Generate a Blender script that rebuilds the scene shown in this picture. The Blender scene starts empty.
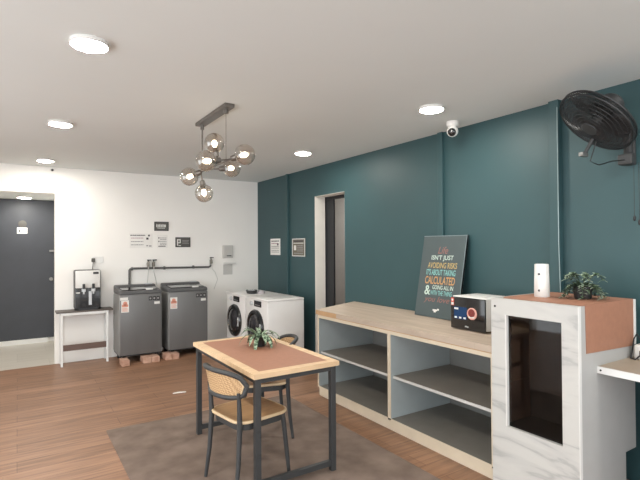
import bpy, bmesh, math, random
from mathutils import Vector, Matrix
random.seed(7)
S = bpy.context.scene
COL = S.collection
PI = math.pi

# ------------------------------------------------------------------ materials
def srgb(r, g, b):
    f = lambda c: c / 12.92 if c <= .04045 else ((c + .055) / 1.055) ** 2.4
    return (f(r / 255), f(g / 255), f(b / 255), 1)

def mat(name, rgb, rough=.5, metal=0, noise=.06, scale=8, bump=0, stretch=None, rgb2=None, spec=.5, coat=0):
    m = bpy.data.materials.new(name); m.use_nodes = True
    nt = m.node_tree; N = nt.nodes; L = nt.links
    b = N['Principled BSDF']
    b.inputs['Roughness'].default_value = rough
    b.inputs['Metallic'].default_value = metal
    b.inputs['Specular IOR Level'].default_value = spec
    b.inputs['Coat Weight'].default_value = coat
    c = srgb(*rgb)
    tc = N.new('ShaderNodeTexCoord'); mp = N.new('ShaderNodeMapping')
    if stretch: mp.inputs['Scale'].default_value = stretch
    L.new(tc.outputs['Object'], mp.inputs['Vector'])
    nz = N.new('ShaderNodeTexNoise'); nz.inputs['Scale'].default_value = scale; nz.inputs['Detail'].default_value = 5
    L.new(mp.outputs['Vector'], nz.inputs['Vector'])
    rp = N.new('ShaderNodeValToRGB')
    rp.color_ramp.elements[0].position = .3; rp.color_ramp.elements[1].position = .7
    if rgb2: c2 = srgb(*rgb2)
    else: c2 = tuple(x * (1 - noise) for x in c[:3]) + (1,)
    rp.color_ramp.elements[0].color = c2
    rp.color_ramp.elements[1].color = c
    L.new(nz.outputs['Fac'], rp.inputs['Fac'])
    L.new(rp.outputs['Color'], b.inputs['Base Color'])
    if bump:
        bp = N.new('ShaderNodeBump'); bp.inputs['Strength'].default_value = bump; bp.inputs['Distance'].default_value = .01
        L.new(nz.outputs['Fac'], bp.inputs['Height']); L.new(bp.outputs['Normal'], b.inputs['Normal'])
    return m

def emit(name, rgb, strength):
    m = bpy.data.materials.new(name); m.use_nodes = True
    N = m.node_tree.nodes; N.clear()
    e = N.new('ShaderNodeEmission'); o = N.new('ShaderNodeOutputMaterial')
    e.inputs['Color'].default_value = srgb(*rgb); e.inputs['Strength'].default_value = strength
    m.node_tree.links.new(e.outputs[0], o.inputs['Surface'])
    return m

def thin_glass(name, tint, refl=.12, rough=.02):
    m = bpy.data.materials.new(name); m.use_nodes = True
    nt = m.node_tree; N = nt.nodes; L = nt.links; N.clear()
    o = N.new('ShaderNodeOutputMaterial'); t = N.new('ShaderNodeBsdfTransparent'); g = N.new('ShaderNodeBsdfGlossy')
    mx = N.new('ShaderNodeMixShader'); lw = N.new('ShaderNodeLayerWeight'); lw.inputs['Blend'].default_value = .25
    mr = N.new('ShaderNodeMapRange'); mr.inputs['To Min'].default_value = refl * .35; mr.inputs['To Max'].default_value = min(1, refl * 4)
    t.inputs['Color'].default_value = tint; g.inputs['Roughness'].default_value = rough
    L.new(lw.outputs['Facing'], mr.inputs['Value']); L.new(mr.outputs['Result'], mx.inputs['Fac'])
    L.new(t.outputs[0], mx.inputs[1]); L.new(g.outputs[0], mx.inputs[2]); L.new(mx.outputs[0], o.inputs['Surface'])
    return m

def plank_mat(name, c1, c2, mortar, w, h, rough, along='X', grain=1.0):
    m = bpy.data.materials.new(name); m.use_nodes = True
    nt = m.node_tree; N = nt.nodes; L = nt.links; b = N['Principled BSDF']
    tc = N.new('ShaderNodeTexCoord'); mp = N.new('ShaderNodeMapping')
    if along == 'Y': mp.inputs['Rotation'].default_value = (0, 0, PI / 2)
    L.new(tc.outputs['Object'], mp.inputs['Vector'])
    br = N.new('ShaderNodeTexBrick')
    br.inputs['Scale'].default_value = 1; br.inputs['Brick Width'].default_value = w; br.inputs['Row Height'].default_value = h
    br.inputs['Mortar Size'].default_value = .0016; br.inputs['Color1'].default_value = srgb(*c1); br.inputs['Color2'].default_value = srgb(*c2)
    br.inputs['Mortar'].default_value = srgb(*mortar); br.offset = .37
    L.new(mp.outputs['Vector'], br.inputs['Vector'])
    mp2 = N.new('ShaderNodeMapping'); mp2.inputs['Scale'].default_value = (1.3, 16, 4)
    L.new(mp.outputs['Vector'], mp2.inputs['Vector'])
    nz = N.new('ShaderNodeTexNoise'); nz.inputs['Scale'].default_value = 1.5; nz.inputs['Detail'].default_value = 7
    nz.inputs['Distortion'].default_value = .7
    L.new(mp2.outputs['Vector'], nz.inputs['Vector'])
    rp = N.new('ShaderNodeValToRGB'); rp.color_ramp.elements[0].position = .32; rp.color_ramp.elements[1].position = .68
    g = 1 - .38 * grain
    rp.color_ramp.elements[0].color = (g, g * .97, g * .95, 1); rp.color_ramp.elements[1].color = (1.06, 1.05, 1.04, 1)
    L.new(nz.outputs['Fac'], rp.inputs['Fac'])
    mx = N.new('ShaderNodeMix'); mx.data_type = 'RGBA'; mx.blend_type = 'MULTIPLY'; mx.inputs['Factor'].default_value = 1
    L.new(br.outputs['Color'], mx.inputs['A']); L.new(rp.outputs['Color'], mx.inputs['B'])
    L.new(mx.outputs['Result'], b.inputs['Base Color'])
    b.inputs['Roughness'].default_value = rough
    return m

def marble_mat(name):
    m = bpy.data.materials.new(name); m.use_nodes = True
    nt = m.node_tree; N = nt.nodes; L = nt.links; b = N['Principled BSDF']
    tc = N.new('ShaderNodeTexCoord'); mp = N.new('ShaderNodeMapping')
    mp.inputs['Rotation'].default_value = (.62, 0, 0); mp.inputs['Scale'].default_value = (1, .7, 3.0)
    L.new(tc.outputs['Object'], mp.inputs['Vector'])
    nz = N.new('ShaderNodeTexNoise'); nz.inputs['Scale'].default_value = 1.7; nz.inputs['Detail'].default_value = 9
    nz.inputs['Distortion'].default_value = .5
    L.new(mp.outputs['Vector'], nz.inputs['Vector'])
    rp = N.new('ShaderNodeValToRGB')
    base, vein, soft = srgb(198, 197, 193), srgb(170, 170, 168), srgb(190, 189, 186)
    e = rp.color_ramp.elements
    e[0].position = 0; e[0].color = base; e[1].position = 1; e[1].color = base
    for p, c in ((.40, base), (.45, soft), (.475, vein), (.50, soft), (.56, base)):
        k = e.new(p); k.color = c
    L.new(nz.outputs['Fac'], rp.inputs['Fac']); L.new(rp.outputs['Color'], b.inputs['Base Color'])
    b.inputs['Roughness'].default_value = .35
    return m

def rattan_mat(name):
    m = bpy.data.materials.new(name); m.use_nodes = True
    nt = m.node_tree; N = nt.nodes; L = nt.links; b = N['Principled BSDF']
    tc = N.new('ShaderNodeTexCoord'); mp = N.new('ShaderNodeMapping'); mp.inputs['Rotation'].default_value = (PI / 4, 0, 0)
    L.new(tc.outputs['Object'], mp.inputs['Vector'])
    ck = N.new('ShaderNodeTexChecker'); ck.inputs['Scale'].default_value = 105
    ck.inputs['Color1'].default_value = srgb(206, 174, 134); ck.inputs['Color2'].default_value = srgb(164, 128, 90)
    L.new(mp.outputs['Vector'], ck.inputs['Vector']); L.new(ck.outputs['Color'], b.inputs['Base Color'])
    b.inputs['Roughness'].default_value = .6
    return m

def stripe_leaf(name, c1, c2, scale):
    m = bpy.data.materials.new(name); m.use_nodes = True
    nt = m.node_tree; N = nt.nodes; L = nt.links; b = N['Principled BSDF']
    tc = N.new('ShaderNodeTexCoord'); nz = N.new('ShaderNodeTexNoise'); nz.inputs['Scale'].default_value = scale
    L.new(tc.outputs['Object'], nz.inputs['Vector'])
    rp = N.new('ShaderNodeValToRGB'); rp.color_ramp.elements[0].position = .42; rp.color_ramp.elements[1].position = .58
    rp.color_ramp.elements[0].color = srgb(*c1); rp.color_ramp.elements[1].color = srgb(*c2)
    L.new(nz.outputs['Fac'], rp.inputs['Fac']); L.new(rp.outputs['Color'], b.inputs['Base Color'])
    b.inputs['Roughness'].default_value = .5
    return m

M = dict(
    floor=plank_mat('wood_plank_floor', (160, 122, 96), (138, 103, 79), (96, 70, 54), 1.25, .19, .42),
    tile=plank_mat('cream_floor_tile', (190, 186, 178), (184, 180, 172), (160, 155, 148), .6, .6, .3, grain=.15),
    ceiling=mat('ceiling_paint', (220, 224, 223), .9, noise=.03, scale=1.2, spec=.2),
    white=mat('white_wall_paint', (240, 238, 234), .8, noise=.03, scale=2, spec=.2),
    teal=mat('teal_wall_paint', (50, 79, 83), .5, noise=.10, scale=1.6, spec=.45),
    grey_wall=mat('grey_room_paint', (228, 222, 219), .8),
    jamb=mat('jamb_paint', (226, 222, 214), .7),
    dark_door=mat('charcoal_door_paint', (62, 65, 72), .5, noise=.12, scale=5),
    black_frame=mat('black_door_paint', (24, 27, 32), .5),
    white_trim=mat('white_gloss_trim', (228, 228, 226), .4),
    plastic_white=mat('white_plastic', (226, 225, 222), .35),
    appliance=mat('white_appliance_enamel', (222, 220, 218), .3, noise=.03),
    steel=mat('grey_steel_sheet', (112, 112, 112), .4, .25, noise=.12, scale=5, stretch=(1, 1, .2)),
    steel_side=mat('light_grey_sheet', (142, 142, 140), .4, .2, noise=.15, scale=4),
    steel_dark=mat('dark_grey_plastic', (84, 84, 85), .4),
    steel_light=mat('light_grey_steel', (150, 150, 148), .3, .6),
    black=mat('black_plastic', (30, 31, 33), .35),
    black_matte=mat('black_matte_metal', (54, 55, 56), .5),
    fan_black=mat('fan_black_metal', (38, 39, 41), .38),
    black_gloss=mat('black_gloss', (22, 23, 25), .12, coat=.3),
    wood_pale=plank_mat('pale_wood_edge', (224, 196, 160), (216, 186, 150), (205, 176, 140), 3, .5, .5, grain=.35),
    wood_top=plank_mat('washed_wood_top', (194, 178, 162), (184, 168, 152), (178, 162, 146), 1.6, .13, .5, 'Y', grain=.45),
    wood_band=mat('tan_wood_band', (190, 152, 112), .55, noise=.15, scale=14),
    birch=mat('pale_birch_edge', (211, 197, 175), .55, noise=.08, scale=10),
    desk_top=mat('greige_desk_laminate', (176, 160, 142), .45, noise=.1, scale=10),
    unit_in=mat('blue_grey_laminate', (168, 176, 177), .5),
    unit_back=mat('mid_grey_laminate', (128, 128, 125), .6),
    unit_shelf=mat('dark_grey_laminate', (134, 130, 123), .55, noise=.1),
    terracotta=mat('terracotta_leather', (168, 120, 97), .55, noise=.1, scale=30, bump=.05),
    rug=mat('mottled_brown_rug', (134, 118, 108), .95, scale=5, rgb2=(108, 94, 85), bump=.3, spec=.1),
    marble=marble_mat('white_veined_marble'),
    kiosk_white=mat('white_laminate', (180, 179, 177), .45),
    kiosk_inner=mat('brown_hardboard', (150, 120, 104), .6),
    kiosk_dark=mat('charcoal_hardboard', (60, 60, 58), .6),
    smoked=thin_glass('smoked_acrylic', (.60, .58, .57, 1), .05, .03),
    globe=thin_glass('smoky_amber_glass', (.86, .81, .76, 1), .34, .03),
    chrome=mat('dark_nickel', (92, 88, 84), .3, .8),
    bronze=mat('gunmetal', (118, 113, 108), .35, .7),
    bulb=emit('bulb_glow', (255, 240, 215), 7),
    led=emit('led_panel', (255, 250, 240), 108),
    paper=mat('white_paper', (234, 232, 228), .8),
    ink=mat('dark_ink', (74, 72, 74), .8),
    ink_pink=mat('faded_pink_ink', (176, 140, 150), .8),
    ink_grey=mat('grey_ink', (150, 148, 148), .8),
    sign_dark=mat('dark_sign_board', (88, 86, 82), .6),
    sign_olive=mat('olive_sign_board', (110, 104, 90), .6),
    sign_white=mat('white_print', (222, 221, 217), .7),
    pipe=mat('grey_pipe', (84, 83, 82), .5),
    brass=mat('tap_metal', (122, 118, 110), .35, .7),
    hose=mat('pale_hose', (206, 205, 200), .5),
    brick=mat('pale_red_brick', (198, 164, 144), .9, scale=16, rgb2=(170, 128, 108), bump=.3),
    brown_bar=mat('dark_brown_bar', (104, 84, 76), .6),
    stand_top=mat('grey_brown_board', (88, 80, 74), .5),
    cane=rattan_mat('woven_rattan'),
    seat_wood=mat('tan_plywood_seat', (182, 144, 104), .5, noise=.18, scale=6, stretch=(1, 6, 1)),
    seat_edge=mat('pale_cane_edge', (210, 184, 148), .5),
    leaf=stripe_leaf('variegated_leaf', (44, 72, 46), (158, 178, 150), 60),
    sprig=stripe_leaf('pale_sprig', (86, 112, 84), (190, 206, 184), 30),
    foliage=mat('dark_green_leaf', (62, 78, 58), .6, noise=.4, scale=30),
    pot_black=mat('black_pot', (32, 33, 34), .45),
    soil=mat('dark_soil', (52, 42, 34), .95),
    poster=mat('dark_grey_green_board', (70, 82, 84), .6),
    poster_edge=mat('grey_board_edge', (120, 134, 138), .6),
    t_pink=mat('dusty_pink_print', (140, 98, 92), .7), t_white=mat('white_mint_print', (190, 208, 198), .7),
    t_gold=mat('ochre_print', (182, 158, 104), .7), t_teal=mat('aqua_print', (128, 184, 180), .7),
    t_orange=mat('orange_print', (190, 146, 98), .7),
    screen_blue=emit('blue_screen_glow', (58, 84, 122), .4),
    dial_pink=mat('dial_ring_pink', (216, 164, 150), .4), dial_red=mat('dial_red', (120, 44, 40), .4),
    sticker_orange=mat('orange_sticker', (218, 150, 130), .6), sticker_red=mat('red_sticker', (206, 84, 66), .6),
    grey_plastic=mat('grey_plastic', (196, 194, 190), .5),
    glass_dark=mat('dark_door_glass', (40, 38, 42), .1, coat=.4),
    silver=mat('silver_plastic', (196, 198, 200), .3, .3),
    cloth_grey=mat('lavender_grey_cloth', (190, 184, 188), .9),
    cable_pale=mat('pale_cable', (150, 168, 170), .5),
)

# ------------------------------------------------------------------ mesh builder
class MB:
    def __init__(self): self.bm = bmesh.new()
    def box(self, x0, x1, y0, y1, z0, z1, bev=0, seg=2, mtx=None):
        r = bmesh.ops.create_cube(self.bm, size=1)
        vs = r['verts']
        for v in vs:
            v.co = Vector(((x0 + x1) / 2 + v.co.x * (x1 - x0), (y0 + y1) / 2 + v.co.y * (y1 - y0), (z0 + z1) / 2 + v.co.z * (z1 - z0)))
        if bev:
            es = list({e for v in vs for e in v.link_edges})
            q = bmesh.ops.bevel(self.bm, geom=es, offset=bev, segments=seg, affect='EDGES', profile=.5)
            vs = list({v for f in q['faces'] for v in f.verts} | {v for v in vs if v.is_valid})
        if mtx is not None:
            for v in vs: v.co = mtx @ v.co
        return self
    def tube(self, pts, r, seg=10, closed=False, cap=True):
        pts = [Vector(p) for p in pts]; n = len(pts)
        rs = r if isinstance(r, (list, tuple)) else [r] * n
        rings = []; prev = None
        for i, p in enumerate(pts):
            if closed: t = pts[(i + 1) % n] - pts[i - 1]
            else: t = pts[min(i + 1, n - 1)] - pts[max(i - 1, 0)]
            t.normalize()
            if prev is None:
                a = Vector((0, 0, 1)) if abs(t.z) < .9 else Vector((1, 0, 0))
                u = t.cross(a).normalized()
            else:
                u = (prev - t * prev.dot(t)); u = u.normalized() if u.length > 1e-6 else t.orthogonal().normalized()
            prev = u; w = t.cross(u)
            rings.append([self.bm.verts.new(p + (u * math.cos(2 * PI * k / seg) + w * math.sin(2 * PI * k / seg)) * rs[i]) for k in range(seg)])
        for i in range(n if closed else n - 1):
            a, b = rings[i], rings[(i + 1) % n]
            for k in range(seg): self.bm.faces.new((a[k], a[(k + 1) % seg], b[(k + 1) % seg], b[k]))
        if cap and not closed:
            self.bm.faces.new(rings[0][::-1]); self.bm.faces.new(rings[-1])
        return self
    def lathe(self, prof, c=(0, 0, 0), axis=(0, 0, 1), seg=32, cap=True):
        q = Vector((0, 0, 1)).rotation_difference(Vector(axis).normalized()); c = Vector(c)
        rings = []
        for r, z in prof:
            rings.append([self.bm.verts.new(c + q @ Vector((max(r, 1e-4) * math.cos(2 * PI * k / seg), max(r, 1e-4) * math.sin(2 * PI * k / seg), z))) for k in range(seg)])
        for a, b in zip(rings, rings[1:]):
            for k in range(seg): self.bm.faces.new((a[k], a[(k + 1) % seg], b[(k + 1) % seg], b[k]))
        if cap: self.bm.faces.new(rings[0][::-1]); self.bm.faces.new(rings[-1])
        return self
    def sphere(self, c, r, u=24, v=14):
        m = Matrix.Translation(Vector(c))
        bmesh.ops.create_uvsphere(self.bm, u_segments=u, v_segments=v, radius=r, matrix=m)
        return self
    def prism(self, poly, z0, z1, f=None):
        f = f or (lambda p: p)
        a = [self.bm.verts.new(f(Vector((x, y, z0)))) for x, y in poly]; b = [self.bm.verts.new(f(Vector((x, y, z1)))) for x, y in poly]
        n = len(poly)
        self.bm.faces.new(a[::-1]); self.bm.faces.new(b)
        for i in range(n): self.bm.faces.new((a[i], a[(i + 1) % n], b[(i + 1) % n], b[i]))
        return self
    def build(self, name, m, parent=None, smooth=False, local=False):
        bmesh.ops.recalc_face_normals(self.bm, faces=self.bm.faces[:])
        me = bpy.data.meshes.new(name)
        if parent is not None and not local:
            off = Vector((0, 0, 0)); q = parent
            while q is not None: off += q.location; q = q.parent
            for v in self.bm.verts: v.co -= off
        self.bm.to_mesh(me); self.bm.free()
        me.materials.append(m)
        if smooth:
            for p in me.polygons: p.use_smooth = True
            try: me.set_sharp_from_angle(angle=math.radians(38))
            except Exception: pass
        o = bpy.data.objects.new(name, me); COL.objects.link(o)
        if parent is not None: o.parent = parent
        return o

def thing(name, label, cat, loc=(0, 0, 0), rz=0, group=None):
    o = bpy.data.objects.new(name, None); COL.objects.link(o); o.empty_display_size = .1
    o.location = loc; o.rotation_euler = (0, 0, rz); o['label'] = label; o['category'] = cat
    if group: o['group'] = group
    return o
def tag(o, label, cat, group=None):
    o['label'] = label; o['category'] = cat
    if group: o['group'] = group
    return o
def struct(o): o['kind'] = 'structure'; return o
def dup(root, loc, rz=None, label=None):
    def cp(o, par):
        c = o.copy(); COL.objects.link(c); c.parent = par
        for ch in list(o.children): cp(ch, c)
        return c
    r = cp(root, None); r.location = loc
    if rz is not None: r.rotation_euler = (0, 0, rz)
    if label: r['label'] = label
    return r

# ------------------------------------------------------------------ key dimensions
H, XW, YB = 2.70, 3.49, 7.39
XL, YF = -2.6, -2.3
CX, CZ = 2.716, .912                        # counter front, counter top
KX, KY0, KY1, KZ, KE = 2.692, 1.455, 2.0425, 1.2422, 3.356

# ------------------------------------------------------------------ room shell
struct(MB().box(XL - .15, 5.0, YF - .15, YB, -.1, 0).build('floor', M['floor']))
struct(MB().box(-1.2, .9, YB, 9.4, -.1, 0).build('floor_corridor', M['tile']))
struct(MB().box(XL - .15, 5.0, YF - .15, YB + .15, H, H + .12).build('ceiling', M['ceiling']))
struct(MB().box(-1.2, .9, YB + .15, 9.4, 2.40, 2.52).build('ceiling_corridor', M['ceiling']))
w = MB()
w.box(.433, 5.0, YB, YB + .15, 0, H).box(-.75, .433, YB, YB + .15, 2.341, H).box(XL - .15, -.75, YB, YB + .15, 0, H)
struct(w.build('wall_back', M['white']))
w = MB(); w.box(.62, .9, YB + .15, 9.4, 0, 2.40).box(-1.2, -.9, YB + .15, 9.4, 0, 2.40).box(-.9, .62, 9.25, 9.4, 0, 2.40)
struct(w.build('wall_corridor', M['white']))
w = MB(); w.box(XW, XW + .17, 5.5435, YB, 0, H).box(XW, XW + .17, YF, 4.8295, 0, H).box(XW, XW + .17, 4.8295, 5.5435, 2.2885, H)
struct(w.build('wall_right', M['teal']))
w = MB(); e = .004
w.box(XW + .002, XW + .172, 5.5435 - e, 5.5435, 0, 2.2885).box(XW + .002, XW + .172, 4.8295, 4.8295 + e, 0, 2.2885).box(XW + .002, XW + .172, 4.8295, 5.5435, 2.2885 - e, 2.2885)
struct(w.build('trim_1', M['jamb']))
w = MB(); w.box(4.85, 5.0, YF, YB, 0, H).box(XW + .17, 4.85, 3.6, 3.75, 0, H)
struct(w.build('wall_side_room', M['grey_wall']))
w = MB()                                    # unseen left side: openings added to let in more daylight
w.box(XL - .15, XL, YF, -1.9, 0, H).box(XL - .15, XL, 5.2, YB, 0, H).box(XL - .15, XL, 1.5, 1.8, 0, H).box(XL - .15, XL, -1.9, 5.2, 2.45, H)
struct(w.build('wall_left', M['white']))
w = MB()                                    # shopfront: piers and a header round one wide opening for the daylight
w.box(XL - .15, -2.2, YF - .15, YF, 0, H).box(3.1, XW + .17, YF - .15, YF, 0, H).box(-2.2, 3.1, YF - .15, YF, 2.45, H)
struct(w.build('wall_front', M['white']))
# pilasters and pipes on the teal wall
struct(MB().box(XW - .035, XW, 6.275, 6.325, 0, H, .004).build('trim_2', M['teal']))
struct(MB().box(XW - .03, XW, 3.17, 3.234, 0, H, .004).build('trim_3', M['teal']))
struct(MB().box(XW - .05, XW, 1.995, 2.075, 0, H, .004).build('trim_4', M['teal']))
struct(MB().box(-.75, .433, 9.19, 9.25, 0, .075).build('baseboard_corridor', M['white_trim']))

# corridor door
d = thing('door_1', 'charcoal grey door closing the short corridor at the left', 'door', (.0, 9.22, .075))
del d['label']; del d['category']
MB().box(-.55, .56, 9.205, 9.25, .075, 2.395, .003).build('door_leaf', M['dark_door'], d)
h = MB().lathe([(.03, 0), (.03, .012), (.012, .014), (.012, .04), (.028, .045), (.03, .06), (.02, .075)], (.482, 9.205, 1.06), (0, -1, 0), 20).build('door_knob', M['steel_light'], d, True)
MB().box(.455, .54, 9.18, 9.205, 1.52, 1.555, .004).build('latch', M['steel_light'], d)
struct(d)
# second doorway: black sliding leaf mostly pushed aside, black head rail
d = thing('door_2', '', '', (3.69, 5.7, 0)); del d['label']; del d['category']
MB().box(3.675, 3.70, 5.345, 6.15, .01, 2.36, .003).build('door_leaf', M['black_frame'], d)
MB().box(3.665, 3.73, 4.75, 6.2, 2.245, 2.40, .003).build('head_rail', M['black_frame'], d)
struct(d)

# ------------------------------------------------------------------ ceiling lights
def ceiling_light(x, y, z, label, r=.093):
    t = thing('ceiling_light', label, 'ceiling light', (x, y, z), 0, 'round ceiling lights')
    MB().lathe([(r + .003, 0), (r + .003, -.022), (r, -.024), (r - .003, -.022), (r - .003, -.004)], (x, y, z), cap=False).build('rim', M['plastic_white'], t, True)
    MB().lathe([(r - .003, -.003), (r - .003, -.022), (r * .9, -.026), (r * .6, -.028), (.001, -.029)], (x, y, z), cap=False).build('diffuser', M['led'], t)
    return t
for x, y, z, l in [
    (.323, 2.77, H, 'large bright round ceiling light nearest the top left corner'),
    (.318, 4.70, H, 'round ceiling light second of three in the left row'),
    (.294, 6.785, H, 'round ceiling light just in front of the white back wall above the corridor opening'),
    (2.782, 2.654, H, 'round ceiling light beside the white security camera'),
    (2.813, 4.716, H, 'round ceiling light above the black doorway in the teal wall'),
    (.086, 8.7, 2.40, 'round light on the low corridor ceiling in front of the charcoal door')]:
    ceiling_light(x, y, z, l)
for x, y in ((.32, .75), (2.8, .65), (-1.8, 2.75), (-1.8, 4.7), (4.25, 5.9)):  # unseen extra lamps, added for their light
    ceiling_light(x, y, H, 'round ceiling light added out of the picture')

# ------------------------------------------------------------------ pendant with six glass globes
P = thing('pendant_light', 'gunmetal pendant chandelier with six smoky glass globes hanging over the table', 'pendant light', (1.37, 3.73, H))
MB().box(1.33, 1.41, 3.39, 4.10, H - .03, H, .004).build('ceiling_plate', M['bronze'], P)
MB().tube([(1.37, 4.03, H - .03), (1.37, 4.03, 2.265)], .007).lathe([(.016, 0), (.016, .04)], (1.37, 4.03, H - .07), seg=14).build('hanging_rod', M['bronze'], P, True)
MB().tube([(1.37, 3.47, H - .03), (1.37, 3.47, 2.275)], .002, 6).lathe([(.02, 0), (.02, .03)], (1.37, 3.47, H - .06), seg=14).build('hanging_wire', M['bronze'], P, True)
MB().tube([(1.37, 3.36, 2.268), (1.37, 4.08, 2.262)], .0085).build('main_bar', M['bronze'], P, True)
R = .08
globes = [((1.345, 3.66, 2.44), (1.37, 3.66, 2.268)), ((1.19, 3.41, 2.24), (1.37, 3.41, 2.268)), ((1.275, 4.10, 2.216), (1.372, 4.03, 2.262)),
          ((1.395, 4.06, 2.072), (1.37, 4.07, 2.262)), ((1.462, 3.32, 2.30), (1.37, 3.40, 2.268)), ((1.59, 3.90, 2.29), (1.37, 3.90, 2.262))]
for c, a in globes:
    c, a = Vector(c), Vector(a); dr = (a - c).normalized(); nk = c + dr * R
    g = MB(); g.sphere(c, R, 28, 16)
    go = g.build('globe', M['globe'], P, True)
    s = MB(); s.lathe([(.010, .04), (.022, .03), (.026, .0), (.026, -.012), (.017, -.028), (.014, -.045)], nk, dr, 20)
    s.tube([nk + dr * .03, a], .0065, 8)
    s.build('arm', M['bronze'], P, True)
    b = MB(); b.lathe([(.010, .04), (.015, .028), (.021, .01), (.020, -.006), (.012, -.018), (.002, -.022)], c, dr, 18)
    b.build('bulb', M['bulb'], P, True)

# ------------------------------------------------------------------ security camera, small ceiling sensor
P = thing('security_camera', 'white dome security camera on the ceiling against the teal wall', 'security camera', (3.27, 2.87, H))
MB().lathe([(.055, 0), (.055, -.03), (.045, -.045), (.03, -.05)], (3.27, 2.87, H)).build('mount', M['plastic_white'], P, True)
MB().sphere((3.27, 2.87, H - .085), .05).build('ball', M['plastic_white'], P, True)
MB().lathe([(.034, .028), (.036, .036), (.026, .046), (.002, .05)], (3.27, 2.87, H - .085), (-.75, -.45, -.35), 24).build('lens', M['black_gloss'], P, True)
P = thing('ceiling_sensor', 'tiny dark sensor at the top of the white wall over the corridor opening', 'sensor', (.397, YB, 2.66))
MB().box(.375, .42, YB - .03, YB, 2.645, 2.675, .006).build('housing', M['plastic_white'], P)
MB().sphere((.40, YB - .035, 2.655), .016, 14, 8).build('eye', M['black'], P, True)

# ------------------------------------------------------------------ wall fan
fc = Vector((3.13, 1.56, 2.392)); n = Vector((-.565, .347, -.742)).normalized(); FR = .245
P = thing('wall_fan', 'black round wall fan tilted down on the teal wall', 'fan', (XW, 1.52, 2.26))
u = n.cross(Vector((0, 0, 1))).normalized(); v = n.cross(u)
def ring(mb, r, off, tr, seg=44): mb.tube([fc + n * off + (u * math.cos(2 * PI * k / seg) + v * math.sin(2 * PI * k / seg)) * r for k in range(seg)], tr, 6, closed=True)
def cage(sign):
    mb = MB(); dome = lambda r: sign * (.015 + .055 * (1 - (r / FR) ** 2.5))
    for k in range(9): ring(mb, FR * (.2 + .8 * k / 8), dome(FR * (.2 + .8 * k / 8)), .006 if k == 8 else .0024)
    for k in range(84):
        a = 2 * PI * k / 84; dv = u * math.cos(a) + v * math.sin(a)
        mb.tube([fc + dv * r + n * dome(r) for r in (FR * .2, FR * .45, FR * .7, FR * .88, FR)], .002, 5)
    return mb
cage(1).build('front_cage', M['fan_black'], P, True)
cage(-1).build('rear_cage', M['fan_black'], P, True)
mb = MB(); mb.lathe([(.052, .068), (.05, .078), (.03, .082)], fc, n, 24); mb.build('badge', M['black_matte'], P, True)
for k in range(3):
    mb = MB(); a0 = 2 * PI * k / 3 + .4; rows = []
    for i in range(7):
        r = .035 + (FR - .06) * i / 6; wd = .25 + .62 * math.sin(PI * min(1, (i + 1.2) / 7.5))
        row = []
        for j in range(6):
            a = a0 + (j / 5 - .5) * wd * 1.5; off = .022 - .044 * j / 5
            row.append(mb.bm.verts.new(fc + (u * math.cos(a) + v * math.sin(a)) * r + n * off))
        rows.append(row)
    for r0, r1 in zip(rows, rows[1:]):
        for j in range(5): mb.bm.faces.new((r0[j], r0[j + 1], r1[j + 1], r1[j]))
    b = mb.build('blade', M['fan_black'], P, True); b.modifiers.new('thick', 'SOLIDIFY').thickness = .003
MB().lathe([(.03, .03), (.035, .0), (.03, -.03)], fc, n, 20).build('hub', M['black_matte'], P, True)
MB().lathe([(.05, -.072), (.068, -.085), (.07, -.17), (.05, -.19), (.02, -.2)], fc, n, 26).build('motor', M['black_matte'], P, True)
mc = fc - n * .16
MB().tube([mc, mc + Vector((.10, -.02, -.05)), (XW - .03, 1.52, 2.22)], [.03, .026, .026], 12).build('arm', M['black_matte'], P, True)
MB().box(XW - .028, XW, 1.485, 1.555, 2.13, 2.37, .006).box(XW - .09, XW - .02, 1.475, 1.565, 2.13, 2.20, .008).build('wall_bracket', M['black_matte'], P)
MB().tube([(3.17, 1.66, 2.20), mc], .012, 8).build('switch_stem', M['black_matte'], P)
MB().box(3.12, 3.19, 1.645, 1.675, 2.18, 2.208, .004).build('switch_box', M['steel_light'], P)
MB().tube([fc - n * .12 + Vector((0, .03, -.05)), (3.2, 1.64, 2.15), (3.25, 1.61, 2.125), (3.32, 1.56, 2.15), (3.40, 1.52, 2.16)], .004, 6).build('power_cable', M['black'], P, True)
for x, y, z in ((3.425, 1.475, 1.785), (3.43, 1.448, 1.757)):
    MB().tube([(x, y, 2.135), (x, y, z)], .0018, 6).lathe([(.005, .0), (.009, -.01), (.008, -.028), (.003, -.034)], (x, y, z), seg=10).build('pull_cord', M['black'], P, True)
c = MB(); q = [(XW - .055, 2.0, 2.64), (XW - .055, 1.999, 2.1), (XW - .056, 1.998, 1.6), (XW - .055, 1.99, 1.24)]
c.tube(q, .0035, 8); tag(c.build('wall_cable', M['cable_pale'], None, True), 'pale thin cable running down the teal pilaster beside the wall fan', 'cable')

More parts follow.
